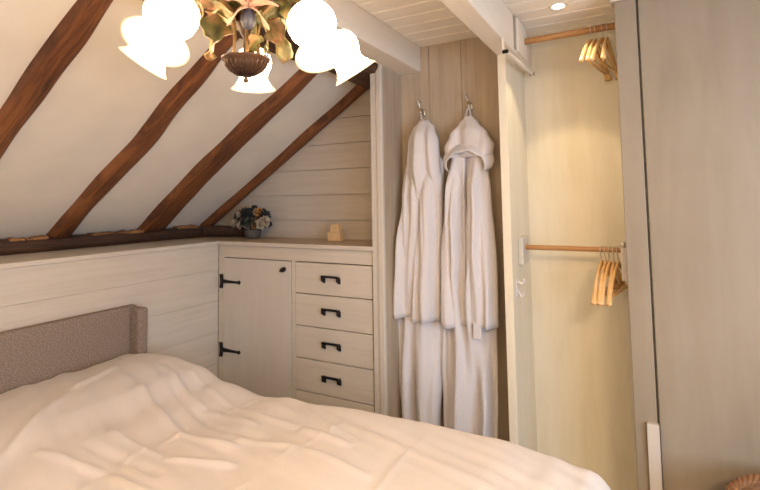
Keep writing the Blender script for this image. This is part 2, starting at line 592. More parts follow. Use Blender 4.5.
# slim rail along the lower edge of that beam
t = thing('rail', 'slim cream rail with dark end screws along the beam\'s lower edge', 'rail', (0, 0, 0))
bm = bmesh.new(); tube(bm, [(-0.428, 1.80, H + 0.548), (-0.428, 2.30, H + 0.575)], 0.0085, 12)
build('bar', bm, beam_y, t)
for yy, zz in ((1.80, 0.548), (2.30, 0.575)):
    bm = bmesh.new(); tube(bm, [(-0.438, yy + 0.002, H + zz), (-0.42, yy - 0.004, H + zz - 0.001)], 0.0075, 12)
    build('screw_cap', bm, iron, t)
    bm = bmesh.new(); box(bm, -0.440, -0.433, yy - 0.004, yy + 0.004, H + zz, H + 0.601)
    build('clip', bm, beam_y, t)

# ---------------------------------------------------------------- built-in cabinet
FY = 2.0
cab = CAB = thing('built_in_cabinet', 'whitewashed built-in cabinet with one door and a column of drawers', 'cabinet', (-1.6, FY, 0))


def part(name, bm, mat, parent, label=None, smooth=False):
    """mesh built in world coordinates, re-based to the parent's origin"""
    base = Vector((0, 0, 0))
    p = parent
    while p is not None:
        base += p.location
        p = p.parent
    for v in bm.verts:
        v.co -= base
    o = build(name, bm, mat, parent, smooth)
    if label:
        o['label'] = label
    return o


bm = bmesh.new()
box(bm, -2.128, -2.092, FY, FY + 0.02, 0, TOP - 0.02, 0.002)      # left stile
box(bm, -1.612, -1.588, FY, FY + 0.02, 0, TOP - 0.085, 0.002)     # stile between door and drawers
box(bm, -1.136, -1.126, FY, FY + 0.02, 0, TOP - 0.085, 0.001)
box(bm, -2.092, -1.126, FY, FY + 0.02, TOP - 0.088, TOP - 0.022, 0.002)  # fascia
box(bm, -2.092, -1.126, FY, FY + 0.02, 0, 0.08, 0.002)            # plinth
part('face_frame', bm, white_x, cab)
bm = bmesh.new()
box(bm, -2.13, -1.13, FY + 0.022, FY + 0.03, 0.0, TOP - 0.022)
box(bm, -1.135, -1.114, FY + 0.03, GY - 0.002, 0.0, TOP - 0.022)
box(bm, -2.13, -2.11, FY + 0.03, GY - 0.002, 0.0, TOP - 0.022)
part('carcass', bm, dark_gap, cab)
# door: three upright boards
door = thing('door', '', '', (0, 0, 0))
for k in ('label', 'category'):
    del door[k]
bpy.data.objects.remove(door)
bm = bmesh.new()
for a, b_ in ((-2.088, -1.932), (-1.932, -1.772), (-1.772, -1.6155)):
    box(bm, a, b_, FY - 0.003, FY + 0.018, 0.085, TOP - 0.092, 0.0007)
door = part('door', bm, white_z, cab)
for zr in (-0.436, -0.808):
    z0 = H + zr
    bm = bmesh.new()
    prism(bm, [(-2.092, z0 - 0.011), (-2.03, z0 - 0.007), (-1.978, z0 - 0.005), (-1.968, z0 - 0.011), (-1.957, z0), (-1.968, z0 + 0.011), (-1.978, z0 + 0.005), (-2.03, z0 + 0.007), (-2.092, z0 + 0.011)], 'y', FY - 0.010, FY - 0.003)
    prism(bm, [(-2.112, z0 - 0.038), (-2.094, z0 - 0.038), (-2.09, z0 - 0.012), (-2.09, z0 + 0.012), (-2.094, z0 + 0.038), (-2.112, z0 + 0.038), (-2.107, z0)], 'y', FY - 0.010, FY - 0.001)
    tube(bm, [(-2.091, FY - 0.012, z0 - 0.014), (-2.091, FY - 0.012, z0 + 0.014)], 0.006, 10)
    part('hinge', bm, iron, door, 'black iron strap hinge')
kb = bmesh.new()
kz = H - 0.352
prism(kb, [(-1.668 + 0.030 * math.cos(a) * (1 if math.cos(a) > 0 else 0.75) * 0.72, kz + 0.018 * math.sin(a) * (0.6 + 0.4 * math.cos(a)) + 0.006 * math.cos(a)) for a in [2 * PI * k / 18 for k in range(18)]], 'y', FY - 0.014, FY - 0.003)
lathe(kb, [(0.0, 0), (0.009, 0.002), (0.011, 0.006), (0.006, 0.010), (0, 0.0105)], 14, (-1.664, FY - 0.012, kz), Matrix.Rotation(PI / 2, 4, 'X'))
part('latch_knob', kb, iron, door, 'black iron latch knob')
# drawers
dz = [-0.307, -0.463, -0.622, -0.781, -0.940, -1.098, -1.256, -1.366]
for i in range(len(dz) - 1):
    zt, zb = H + dz[i], H + dz[i + 1]
    bm = bmesh.new()
    box(bm, -1.585, -1.139, FY - 0.003, FY + 0.018, max(zb + 0.0035, 0.084), zt - 0.001, 0.002)
    d = part('drawer', bm, white_x, cab)
    hz = (zt + zb) / 2 + 0.006
    hx = -1.364
    bm = bmesh.new()
    for s in (-1, 1):
        box(bm, hx + s * 0.044 - 0.007, hx + s * 0.044 + 0.007, FY - 0.008, FY - 0.003, hz - 0.022, hz + 0.004, 0.001)
        box(bm, hx + s * 0.044 - 0.0050, hx + s * 0.044 + 0.0050, FY - 0.026, FY - 0.006, hz - 0.012, hz + 0.012, 0.001)
    box(bm, hx - 0.0485, hx + 0.0485, FY - 0.029, FY - 0.022, hz + 0.006, hz + 0.017, 0.002)
    part('handle', bm, iron, d, 'black iron bar handle')
# top shelf board
bm = bmesh.new(); box(bm, KX - 0.6, -1.128, FY - 0.012, GY - 0.001, TOP - 0.02, TOP - 0.0002, 0.003)
part('top_board', bm, shelf_m, cab)
bm = bmesh.new(); box(bm, KX, -1.128, FY - 0.02, FY - 0.0125, TOP - 0.02, TOP + 0.0005, 0.002)
part('nosing', bm, white_x, cab)

CAB.location.x += 0.012
# ---------------------------------------------------------------- wardrobe front: post, plinth, panel
t = thing('wardrobe_post', 'pale whitewashed upright post on the right of the open wardrobe', 'post', (-0.03, 1.97, 0))
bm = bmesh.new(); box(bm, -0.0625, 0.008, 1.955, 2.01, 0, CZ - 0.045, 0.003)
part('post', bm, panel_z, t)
bm = bmesh.new(); box(bm, -0.025, 0.0125, 1.935, 1.955, 0, H - 0.775, 0.002)
part('foot_block', bm, white_z, t, 'pale block on the foot of the post')
bm = bmesh.new(); box(bm, -0.075, 0.75, 1.95, 2.02, CZ - 0.044, CZ - 0.001, 0.003)
struct(build('trim_3', bm, white_x))
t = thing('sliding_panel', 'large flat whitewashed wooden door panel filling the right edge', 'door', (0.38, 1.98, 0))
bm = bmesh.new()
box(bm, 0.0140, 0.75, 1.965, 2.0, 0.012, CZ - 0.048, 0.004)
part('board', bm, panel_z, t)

# ---------------------------------------------------------------- wardrobe fittings
bm = bmesh.new()
tube(bm, [(-0.477, 2.16, H + 0.686), (-0.2, 2.161, H + 0.690), (-0.022, 2.16, H + 0.692)], 0.0135, 16)
tag(build('clothes_rail', bm, rod_m), 'brown wooden clothes rail high up under the wardrobe ceiling', 'rail')
t = thing('clothes_rail', 'thin brown wooden clothes rail at mid height, fixed in a white block', 'rail', (-0.25, 2.17, H - 0.213))
bm = bmesh.new(); tube(bm, [(-0.458, 2.17, H - 0.213), (-0.082, 2.17, H - 0.213)], 0.0105, 16)
part('rod', bm, rod_m, t)
bm = bmesh.new(); box(bm, -0.4775, -0.457, 2.115, 2.225, H - 0.283, H - 0.168, 0.003)
part('bracket', bm, white_z, t, 'white block')
bm = bmesh.new(); box(bm, -0.082, -0.0640, 2.011, 2.20, H - 0.31, H - 0.19, 0.002)
box(bm, -0.066, -0.0628, 1.97, 2.20, H - 0.31, H - 0.19, 0.0005)
part('bracket', bm, white_z, t, 'grey white block')
bm = bmesh.new(); lathe(bm, [(0, 0), (0.008, 0.002), (0.010, 0.012), (0.007, 0.02), (0, 0.024)], 12, (-0.073, 2.03, H - 0.192))
part('hook', bm, steel, t, 'small shiny peg')

t = thing('coat_hook', 'small white hook on the wardrobe side below the rail block', 'hook', (-0.478, 2.057, H - 0.34))
bm = bmesh.new(); box(bm, -0.4779, -0.472, 2.049, 2.065, H - 0.41, H - 0.33, 0.002)
part('plate', bm, cotton, t)
bm = bmesh.new(); tube(bm, curve([(-0.472, 2.057, H - 0.345), (-0.452, 2.055, H - 0.35), (-0.443, 2.053, H - 0.333)], 5), 0.005, 8)
part('prong', bm, cotton, t)
bm = bmesh.new(); tube(bm, curve([(-0.472, 2.057, H - 0.38), (-0.455, 2.055, H - 0.405), (-0.446, 2.053, H - 0.388)], 5), 0.004, 8)
part('prong', bm, cotton, t)

# recessed spot
t = thing('ceiling_spot', 'small round lit spotlight recessed in the wardrobe ceiling', 'light', (-0.263, 2.0, CZ))
bm = bmesh.new()
lathe(bm, [(0.024, -0.004), (0.034, -0.003), (0.036, 0.0), (0.036, 0.001), (0.024, 0.001)], 28, (-0.263, 2.0, CZ))
part('bezel', bm, closet_z, t)
bm = bmesh.new(); lathe(bm, [(0, -0.0052), (0.023, -0.0052), (0.023, -0.002), (0, -0.002)], 24, (-0.263, 2.0, CZ))
part('lamp', bm, spot_m, t)


# ---------------------------------------------------------------- hangers
def make_hanger(label, group):
    """origin at the top of the hook bend; hangs in the local y-z plane"""
    t = thing('clothes_hanger', label, 'hanger', (0, 0, 0), group)
    bm = bmesh.new()
    pts = [(0, 0.017 * math.cos(a), -0.017 + 0.017 * math.sin(a)) for a in [math.radians(d) for d in range(-30, 225, 15)]]
    pts = [(0, p[1], p[2]) for p in pts]
    pts += [(0, -0.004, -0.040), (0, 0, -0.052), (0, 0, -0.072)]
    tube(bm, pts, 0.0017, 7)
    build('hook', bm, steel, t, True)
    bm = bmesh.new()
    loops = []
    n = 25
    for i in range(n):
        s = lerp(-1, 1, i / (n - 1))
        a = abs(s)
        yy = 0.195 * s
        zc = -0.068 - 0.045 * a - 0.080 * a ** 1.7
        hh = lerp(0.014, 0.0085, a) if a < 0.97 else 0.006
        th = 0.0055 + 0.0045 * a ** 2
        xx = 0.008 * a ** 2
        loops.append([Vector((xx + th * math.cos(q), yy, zc + hh * math.sin(q))) for q in [2 * PI * k / 10 for k in range(10)]])
    rings(bm, loops)
    build('shoulder', bm, hang_m, t, True)
    bm = bmesh.new()
    tube(bm, [(0.007, -0.165, -0.172), (0.007, 0.165, -0.172)], 0.0045, 8)
    build('trouser_bar', bm, hang_m, t, True)
    return t


proto = None
hl = [(-0.160, 8, 'leftmost'), (-0.145, 7, 'second from the left'), (-0.130, 9, 'middle one'), (-0.115, 6, 'second from the right'), (-0.099, 11, 'rightmost')]
for i, (x, ang, w) in enumerate(hl):
    lab = 'light wooden hanger on the lower rail, %s of the five' % w if w != 'middle one' else 'light wooden hanger on the lower rail, the middle one of the five'
    loc = (x, 2.17, H - 0.213 + 0.0125)
    if proto is None:
        proto = make_hanger(lab, 'hangers on the lower rail')
        o = proto
        o.location = loc
        o.rotation_euler = (0, 0, -math.radians(ang))
    else:
        o = copy_thing(proto, loc, (0, 0, -math.radians(ang)), lab, 'hangers on the lower rail')
hu = [(-0.158, 10, 'leftmost'), (-0.142, 8, 'second from the left'), (-0.115, 12, 'second from the right'), (-0.098, 5, 'rightmost')]
for x, ang, w in hu:
    copy_thing(proto, (x, 2.16, H + 0.691 + 0.017), (0, 0, -math.radians(ang)),
               'light wooden hanger on the high rail, %s of the four' % w, 'hangers on the high rail')

# ---------------------------------------------------------------- hooks and robes
def robe_hook(x, z, label):
    t = thing('wall_hook', label, 'hook', (x, 2.2, z), 'metal hooks in the niche')
    bm = bmesh.new()
    lathe(bm, [(0, 0), (0.011, 0.001), (0.012, 0.003), (0.008, 0.006), (0, 0.006)], 14, (0, 0, 0), Matrix.Rotation(PI / 2, 4, 'X') @ Matrix.Scale(1.7, 4, (0, 1, 0)))
    build('plate', bm, steel, t, True)
    bm = bmesh.new()
    tube(bm, curve([(0, -0.004, 0.005), (-0.004, -0.03, 0.02), (-0.010, -0.045, 0.048)], 6), 0.0042, 8)
    lathe(bm, [(0, -0.008), (0.006, -0.006), (0.0085, 0), (0.006, 0.006), (0, 0.008)], 12, (-0.010, -0.045, 0.052))
    build('upper_prong', bm, steel, t, True)
    bm = bmesh.new()
    tube(bm, curve([(0, -0.004, -0.004), (0.002, -0.02, -0.028), (0.003, -0.038, -0.026), (0.004, -0.046, -0.008)], 6), 0.0042, 8)
    lathe(bm, [(0, -0.008), (0.006, -0.006), (0.0085, 0), (0.006, 0.006), (0, 0.008)], 12, (0.004, -0.047, -0.004))
    build('lower_prong', bm, steel, t, True)
    return t


robe_hook(-0.935, H + 0.425, 'small metal double hook holding the left robe')
robe_hook(-0.695, H + 0.432, 'small metal double hook holding the hooded right robe')


def drape(bm, zt, zb, cx, hw, yb, dep, k, seed, amp=0.016, n=46, seg=72, lean=None, hemw=0.008):
    """hanging cloth: cx(z), hw(z) centre and half width, yb back plane, dep(z) depth"""
    loops = []
    for i in range(n + 1):
        t = i / n
        l = []
        for j in range(seg):
            a = 2 * PI * j / seg
            z = lerp(zt, zb, t)
            c, s = math.cos(a), math.sin(a)
            w = interp(hw, -z)
            d = interp(dep, -z)
            x = interp(cx, -z) + w * (abs(c) ** 0.8) * (1 if c > 0 else -1)
            front = max(0.0, -s)
            f = noise.noise(Vector((x * k, seed, z * 0.9))) + 0.6 * noise.noise(Vector((x * k * 2.3, seed + 5, z * 2.2))) + 0.55 * math.sin(x * 62 + seed + 2.5 * noise.noise(Vector((x * 6, seed, z * 1.5))))
            ease = min(1, t * 4)
            y = yb - d / 2 + d / 2 * (abs(s) ** 0.75) * (1 if s > 0 else -1) - amp * f * (front ** 0.5) * ease * 2.3
            y = min(y, yb)
            if t > 0.8:
                z += 2.2 * hemw * (t - 0.8) / 0.2 * noise.noise(Vector((x * 11, seed, 0)))
            x += 0.004 * noise.noise(Vector((seed, z * 6, c * 2))) * ease
            l.append(Vector((x, y, H + z)))
        loops.append(l)
    rings(bm, loops)


def neg(tab):
    """tables keyed by height below the eye, top first"""
    return [(-a, b_) for a, b_ in tab]


# left robe
t = thing('bathrobe', 'white hooded bathrobe hanging on the left hook, narrow hood folded down', 'bathrobe', (-0.93, 2.15, H))
bm = bmesh.new()
drape(bm, 0.26, -1.075, neg([(0.26, -0.91), (0.0, -0.925), (-0.5, -0.955), (-1.07, -0.955)]), neg([(0.26, 0.05), (0.15, 0.10), (-0.45, 0.125), (-0.7, 0.118), (-1.07, 0.09)]),
      2.185, neg([(0.26, 0.05), (0.0, 0.09), (-1.07, 0.095)]), 26, 1.0, 0.020)
part('body', bm, robe_m, t, smooth=True)
bm = bmesh.new()
drape(bm, 0.22, -0.545, neg([(0.22, -0.935), (0.10, -0.948), (0.0, -0.965), (-0.3, -0.998), (-0.54, -1.022)]), neg([(0.22, 0.035), (0.10, 0.052), (-0.3, 0.058), (-0.54, 0.066)]),
      2.16, neg([(0.22, 0.05), (0.0, 0.075), (-0.54, 0.09)]), 17, 3.0, 0.016, 30)
part('sleeve', bm, robe_m, t, smooth=True)
bm = bmesh.new()
drape(bm, 0.20, -0.555, neg([(0.20, -0.86), (0.0, -0.865), (-0.3, -0.89), (-0.54, -0.90)]), neg([(0.20, 0.03), (0.05, 0.048), (-0.3, 0.06), (-0.54, 0.066)]),
      2.15, neg([(0.20, 0.05), (0.0, 0.075), (-0.54, 0.085)]), 17, 6.0, 0.016, 30)
part('sleeve', bm, robe_m, t, smooth=True)
bm = bmesh.new()
drape(bm, 0.375, -0.06, neg([(0.375, -0.905), (0.25, -0.905), (0.1, -0.905), (-0.06, -0.905)]), neg([(0.375, 0.022), (0.34, 0.055), (0.27, 0.076), (0.15, 0.084), (0.0, 0.078), (-0.06, 0.07)]),
      2.148, neg([(0.375, 0.03), (0.3, 0.07), (0.15, 0.08), (0.02, 0.05), (-0.06, 0.02)]), 16, 9.0, 0.012, 30)
part('hood', bm, robe_m, t, smooth=True)
bm = bmesh.new(); tube(bm, curve([(-0.912, 2.12, H + 0.36), (-0.930, 2.155, H + 0.40), (-0.936, 2.168, H + 0.408), (-0.926, 2.155, H + 0.40), (-0.896, 2.12, H + 0.36)], 5), 0.0035, 6)
part('loop', bm, robe_m, t, smooth=True)

# right robe
t = thing('bathrobe', 'white bathrobe on the right hook with its wide hood brim turned out', 'bathrobe', (-0.69, 2.15, H))
bm = bmesh.new()
drape(bm, 0.26, -1.065, neg([(0.26, -0.69), (0.0, -0.695), (-0.5, -0.71), (-1.07, -0.72)]), neg([(0.26, 0.05), (0.15, 0.09), (-0.45, 0.122), (-0.8, 0.125), (-1.07, 0.122)]),
      2.185, neg([(0.26, 0.05), (0.0, 0.09), (-1.07, 0.10)]), 26, 11.0, 0.020)
part('body', bm, robe_m, t, smooth=True)
bm = bmesh.new()
drape(bm, 0.22, -0.56, neg([(0.22, -0.733), (0.0, -0.748), (-0.3, -0.766), (-0.54, -0.768)]), neg([(0.22, 0.03), (0.05, 0.042), (-0.3, 0.058), (-0.54, 0.062)]),
      2.15, neg([(0.22, 0.05), (0.0, 0.075), (-0.54, 0.09)]), 17, 13.0, 0.016, 30)
part('sleeve', bm, robe_m, t, smooth=True)
bm = bmesh.new()
drape(bm, 0.22, -0.555, neg([(0.22, -0.645), (0.0, -0.64), (-0.3, -0.635), (-0.54, -0.643)]), neg([(0.22, 0.03), (0.05, 0.052), (-0.3, 0.066), (-0.54, 0.072)]),
      2.15, neg([(0.22, 0.05), (0.0, 0.08), (-0.54, 0.095)]), 17, 16.0, 0.018, 30)
part('sleeve', bm, robe_m, t, smooth=True)
# hood: crown above, wide brim folded over in front
bm = bmesh.new()
drape(bm, 0.375, 0.19, neg([(0.375, -0.685), (0.25, -0.682), (0.19, -0.682)]), neg([(0.375, 0.018), (0.345, 0.045), (0.29, 0.088), (0.235, 0.115), (0.19, 0.108)]),
      2.15, neg([(0.375, 0.03), (0.3, 0.07), (0.14, 0.095)]), 12, 19.0, 0.008, 18)
part('hood', bm, robe_m, t, smooth=True)
bm = bmesh.new()
loops = []
for i in range(37):
    th = lerp(-0.16, 1.16, i / 36) * PI
    ca, sa = math.cos(th), math.sin(th)
    wob = 0.004 * math.sin(i * 0.9)
    xi, zi = 0.086 * ca, 0.146 + 0.060 * sa + wob            # inner, rolled edge
    xo, zo = 0.120 * ca, 0.172 + 0.082 * sa                  # outer edge, lying on the hood
    l = []
    for k in range(12):
        q = 2 * PI * k / 12
        m_ = 0.5 + 0.5 * math.cos(q)
        thick = 0.0045 + 0.005 * m_
        l.append(Vector((-0.684 + lerp(xo, xi, m_), 2.072 - 0.022 * sa * m_ - 0.010 * m_ + 0.030 * (1 - m_) + thick * math.sin(q), H + lerp(zo, zi, m_))))
    loops.append(l)
rings(bm, loops)
part('hood_brim', bm, robe_m, t, smooth=True)
bm = bmesh.new(); tube(bm, curve([(-0.698, 2.12, H + 0.36), (-0.698, 2.155, H + 0.412), (-0.692, 2.163, H + 0.422), (-0.686, 2.155, H + 0.412), (-0.668, 2.12, H + 0.355)], 5), 0.0042, 6)
part('loop', bm, robe_m, t, smooth=True)
bm = bmesh.new(); box(bm, -0.668, -0.632, 2.055, 2.066, H - 0.60, H - 0.53, 0.004)
part('belt_end', bm, robe_m, t, smooth=False)

# ---------------------------------------------------------------- flowers and box on the cabinet
t = fl = thing('flower_pot', 'small pot of dried dark, white and orange flowers on the ledge corner', 'flowers', (-2.06, 2.21, TOP))
bm = bmesh.new(); lathe(bm, [(0, 0.0005), (0.034, 0.0005), (0.042, 0.015), (0.048, 0.038), (0.05, 0.042), (0.045, 0.042), (0.04, 0.035), (0, 0.035)], 20)
build('pot', bm, plain('grey_glazed_pot', (0.10, 0.095, 0.09), 0.35, 0, 0.2, 30), t, True)
rnd = random.Random(9)
cols = [plain('dark_bloom', (0.030, 0.028, 0.035), 0.8, 0, 0.4, 60), plain('pale_bloom', (0.42, 0.34, 0.24), 0.7, 0, 0.1, 60), plain('orange_bloom', (0.62, 0.28, 0.05), 0.6, 0, 0.2, 60),
        plain('dark_leaf', (0.045, 0.055, 0.035), 0.7, 0, 0.4, 60)]
for i in range(46):
    th = rnd.uniform(0, 2 * PI)
    ph = rnd.uniform(0.0, 1.5)
    R_ = 0.084
    c = Vector((R_ * 1.3 * math.sin(ph) * math.cos(th), R_ * 0.75 * math.sin(ph) * math.sin(th), 0.055 + R_ * math.cos(ph) * 0.95))
    ci = rnd.choice([0, 0, 0, 1, 1, 2, 3, 3, 0])
    bm = bmesh.new()
    r0 = rnd.uniform(0.024, 0.036)
    ax = (c - Vector((0, 0, 0.04))).normalized()
    q = ax.to_track_quat('Z', 'Y').to_matrix().to_4x4()
    for ring_ in range(3):
        npet = (5, 6, 4)[ring_]
        for k in range(npet):
            a = 2 * PI * k / npet + ring_
            el = (0.15, 0.6, 1.1)[ring_]
            d = Vector((math.cos(a) * math.cos(el), math.sin(a) * math.cos(el), math.sin(el)))
            s_ = Vector((-math.sin(a), math.cos(a), 0))
            tip = d * r0
            m_ = d * r0 * 0.55
            ctr = bm.verts.new(c + q @ Vector((0, 0, 0)))
            l_ = bm.verts.new(c + q @ (m_ + s_ * r0 * 0.45 + Vector((0, 0, 0.003))))
            r__ = bm.verts.new(c + q @ (m_ - s_ * r0 * 0.45 + Vector((0, 0, 0.003))))
            tp = bm.verts.new(c + q @ tip)
            bm.faces.new((ctr, l_, tp, r__))
            u_ = [bm.verts.new(v.co + q @ Vector((0, 0, -0.002))) for v in (ctr, l_, tp, r__)]
            bm.faces.new(u_[::-1])
    tube(bm, [c, Vector((c.x * 0.3, c.y * 0.3, 0.045))], 0.0012, 5)
    build('bloom' if ci != 3 else 'leaf_sprig', bm, cols[ci], t)

fl.scale = (1.16, 1.0, 1.2)
t = thing('wooden_box', 'tiny pale wooden house-shaped box on the cabinet top', 'ornament', (-1.472, 2.22, TOP))
boxm = plain('pale_pine', (0.66, 0.45, 0.24), 0.6, 0, 0.08, 20)
bm = bmesh.new(); box(bm, -0.042, 0.038, -0.025, 0.025, 0, 0.045, 0.003)
build('base', bm, boxm, t)
bm = bmesh.new()
prism(bm, [(-0.026, 0.045), (0.030, 0.045), (0.030, 0.075), (0.022, 0.088), (-0.016, 0.088), (-0.026, 0.075)], 'y', -0.018, 0.018)
build('upper_block', bm, boxm, t)

# ---------------------------------------------------------------- bed
bed = thing('double_bed', 'double bed with a taupe fabric headboard against the knee wall', 'bed', (-1.07, 0.74, 0))
bm = bmesh.new()
box(bm, -2.1165, -2.07, -0.06, 1.475, 0.02, H - 0.462, 0.012)
box(bm, -2.072, -2.0, 1.43, 1.478, 0.02, H - 0.468, 0.012)
part('headboard', bm, head_m, bed, 'taupe tweed headboard')
bm = bmesh.new(); box(bm, -2.068, -0.16, 0.06, 1.40, 0.06, 0.36, 0.02)
part('box_base', bm, head_m, bed)
for lx in (-1.95, -0.26):
    for ly in (0.14, 1.32):
        bm = bmesh.new(); tube(bm, [(lx, ly, 0.0), (lx, ly, 0.065)], [0.018, 0.024], 12)
        part('leg', bm, oak_y, bed)
bm = bmesh.new(); box(bm, -2.066, -0.16, 0.06, 1.40, 0.362, 0.60, 0.05)
part('mattress', bm, cotton, bed, 'white mattress')
# pillows
def pillow(cx, cy, cz, lx, ly, h, label, seed):
    bm = bmesh.new()
    n = 22
    for sgn in (1, -1):
        g = []
        for i in range(n + 1):
            row = []
            for j in range(n + 1):
                u, v = i / n * 2 - 1, j / n * 2 - 1
                e = max(0, (1 - abs(u) ** 2.6)) ** 0.55 * max(0, (1 - abs(v) ** 2.6)) ** 0.55
                sh = 1 - 0.06 * (1 - abs(u) ** 2) * abs(v) ** 3
                z = sgn * h / 2 * e + 0.006 * noise.noise(Vector((u * 3, v * 3, seed)))
                row.append(bm.verts.new((cx + u * lx / 2 * sh, cy + v * ly / 2 * (1 - 0.06 * abs(u) ** 3), cz + z)))
            g.append(row)
        for i in range(n):
            for j in range(n):
                bm.faces.new((g[i][j], g[i + 1][j], g[i + 1][j + 1], g[i][j + 1]))
    bmesh.ops.remove_doubles(bm, verts=bm.verts[:], dist=0.0005)
    base = bed.location
    return tag(build('pillow', bm, pillow_m, None, True), label, 'pillow', 'pillows under the duvet')
pillow(-1.80, 0.31, 0.672, 0.46, 0.60, 0.13, 'white pillow at the near side, mostly under the duvet', 1)
pillow(-1.80, 1.08, 0.672, 0.46, 0.60, 0.13, 'white pillow bulging under the duvet at the far side', 5)

# duvet: thick draped sheet, top surface from a height function, closed underneath
FOLDS = [(0.014, 0.010, [(-1.40, 0.55), (-1.80, 1.02), (-1.90, 1.28)]),
         (0.014, 0.012, [(-1.66, 1.19), (-1.30, 1.065), (-1.05, 1.06)]),
         (0.013, 0.010, [(-1.50, 0.76), (-1.25, 0.81), (-0.95, 0.79)]),
         (0.013, 0.010, [(-1.45, 0.95), (-1.19, 0.92), (-0.98, 1.0)]),
         (0.013, 0.010, [(-1.73, 1.34), (-1.36, 1.23), (-1.10, 1.21)]),
         (0.011, 0.008, [(-1.63, 1.38), (-1.30, 1.30), (-1.15, 1.30)]),
         (0.014, 0.009, [(-1.26, 1.29), (-0.97, 1.25), (-0.75, 1.20)]),
         (0.014, 0.008, [(-1.10, 1.10), (-0.88, 1.13), (-0.62, 1.08)]),
         (0.012, 0.008, [(-1.08, 1.39), (-0.82, 1.26)]),
         (0.012, -0.008, [(-1.58, 1.27), (-1.25, 1.15), (-1.0, 1.15)]),
         (0.014, -0.008, [(-1.45, 0.86), (-1.1, 0.86)]),
         (0.005, 0.004, [(-1.20, 0.2), (-1.25, 0.80), (-1.30, 1.20), (-1.27, 1.44)]),
         (0.005, 0.003, [(-0.92, 0.3), (-0.90, 1.03), (-0.85, 1.40)]),
         (0.005, 0.003, [(-0.60, 0.5), (-0.59, 1.40)])]


def duvet_z(x, y):
    far = interp([(-2.06, 0.775), (-1.95, 0.792), (-1.78, 0.800), (-1.64, 0.786), (-1.49, 0.748), (-1.30, 0.722), (-1.12, 0.738), (-0.78, 0.760), (-0.40, 0.762), (-0.26, 0.75), (-0.17, 0.73), (-0.06, 0.68)], x)
    mid = interp([(-2.06, 0.765), (-1.9, 0.79), (-1.7, 0.80), (-1.45, 0.775), (-1.2, 0.755), (-0.7, 0.765), (-0.3, 0.765), (-0.17, 0.745), (-0.06, 0.69)], x)
    near = interp([(-2.06, 0.73), (-1.9, 0.80), (-1.7, 0.805), (-1.45, 0.77), (-1.2, 0.745), (-0.5, 0.75), (-0.17, 0.74), (-0.06, 0.69)], x)
    if y > 0.7:
        t = min(1, (y - 0.7) / 0.6)
        z = lerp(mid, far, t * t * (3 - 2 * t))
    else:
        t = max(0, (y - 0.1) / 0.6)
        z = lerp(near, mid, t * t * (3 - 2 * t))
    # folds radiating from the pillow ends, and broad wrinkles
    def ridge(x0, y0, x1, y1, w, h):
        dx, dy = x1 - x0, y1 - y0
        L = math.hypot(dx, dy)
        s = ((x - x0) * dx + (y - y0) * dy) / L / L
        d = ((x - x0) * dy - (y - y0) * dx) / L + 0.012 * noise.noise(Vector((x * 5, y * 5, x0)))
        e = max(0, 1 - abs(s * 2 - 1) ** 6) if 0 <= s <= 1 else 0
        return h * e * math.exp(-(d / w) ** 2)
    for (w, h, pts) in FOLDS:
        for (p, q) in zip(pts, pts[1:]):
            z += ridge(p[0], p[1], q[0], q[1], w, h)
    z += 0.010 * noise.noise(Vector((x * 1.8 + y, (y + 0.25 * x) * 11, 2))) * max(0, min(1, (-0.5 - x) / 0.5))
    z += 0.005 * noise.noise(Vector((x * 3.2 + y, (y + 0.25 * x) * 24, 6)))
    for k, hh in ((2.5, 0.012), (6, 0.004), (16, 0.0018)):
        z += hh * noise.noise(Vector((x * k, y * k * 0.8 + x * k * 0.6, k)))
    # quilt channels
    return z


X0, X1, Y0, Y1 = -2.062, -0.10, -0.02, 1.49
bm = bmesh.new()
NX, NY = 300, 230
rad = 0.085
def edge(v, a, b_, r1, r2):
    """round and drop toward the sides: returns (position, drop)"""
    pass
def side(s, lo, hi, drop, round_lo):
    """s in [-d, L+d]: walk over the top then down the sides"""
    L = hi - lo
    R_ = 0.075
    arc = R_ * PI / 2
    def down(q):
        if q <= 0:
            return 0.0, 0.0
        if q < arc:
            a = q / R_
            return R_ * math.sin(a), R_ * (1 - math.cos(a))
        return R_ + 0.05 * (q - arc), R_ + (q - arc)
    if s > L - R_:
        o_, d = down(s - (L - R_))
        return hi - R_ + o_, d
    if s < R_ and round_lo:
        o_, d = down(R_ - s)
        return lo + R_ - o_, d
    return lo + s, 0.0
G = []
fall = 0.30
sx = [lerp(0, (X1 - X0) + fall, i / NX) for i in range(NX + 1)]
sy = [lerp(-fall, (Y1 - Y0) + fall, j / NY) for j in range(NY + 1)]
for a in sx:
    row = []
    px, dx = side(a, X0, X1, fall, False)
    for b_ in sy:
        py, dy = side(b_, Y0, Y1, fall, True)
        top = duvet_z(px, py)
        dd = max(dx, dy) + 0.12 * min(dx, dy)
        z = top - dd
        fx = fy = 0
        if dd > 0.03:
            k = min(1, (dd - 0.03) / 0.2)
            fy = 0.012 * k * noise.noise(Vector((px * 7, 0, z * 2))) * (1 if dy > 0 else 0)
            fx = 0.012 * k * noise.noise(Vector((py * 7, 5, z * 2))) * (1 if dx > 0 else 0)
            if dx > 0.05 and dy > 0.05:      # gather at the corner
                c_ = min(dx, dy)
                px_, py_ = px - 0.10 * c_, py - 0.10 * c_ * (1 if b_ > 0.5 else -1)
                row.append((px_ + fx, py_ + fy, z))
                continue
        row.append((px + fx, py + fy, max(z, 0.3)))
    G.append(row)
V = [[bm.verts.new(p) for p in row] for row in G]
for i in range(NX):
    for j in range(NY):
        bm.faces.new((V[i][j], V[i + 1][j], V[i + 1][j + 1], V[i][j + 1]))
bmesh.ops.recalc_face_normals(bm, faces=bm.faces[:])
duv = build('duvet', bm, cotton, None, True)
sol = duv.modifiers.new('thickness', 'SOLIDIFY')
sol.thickness = 0.014
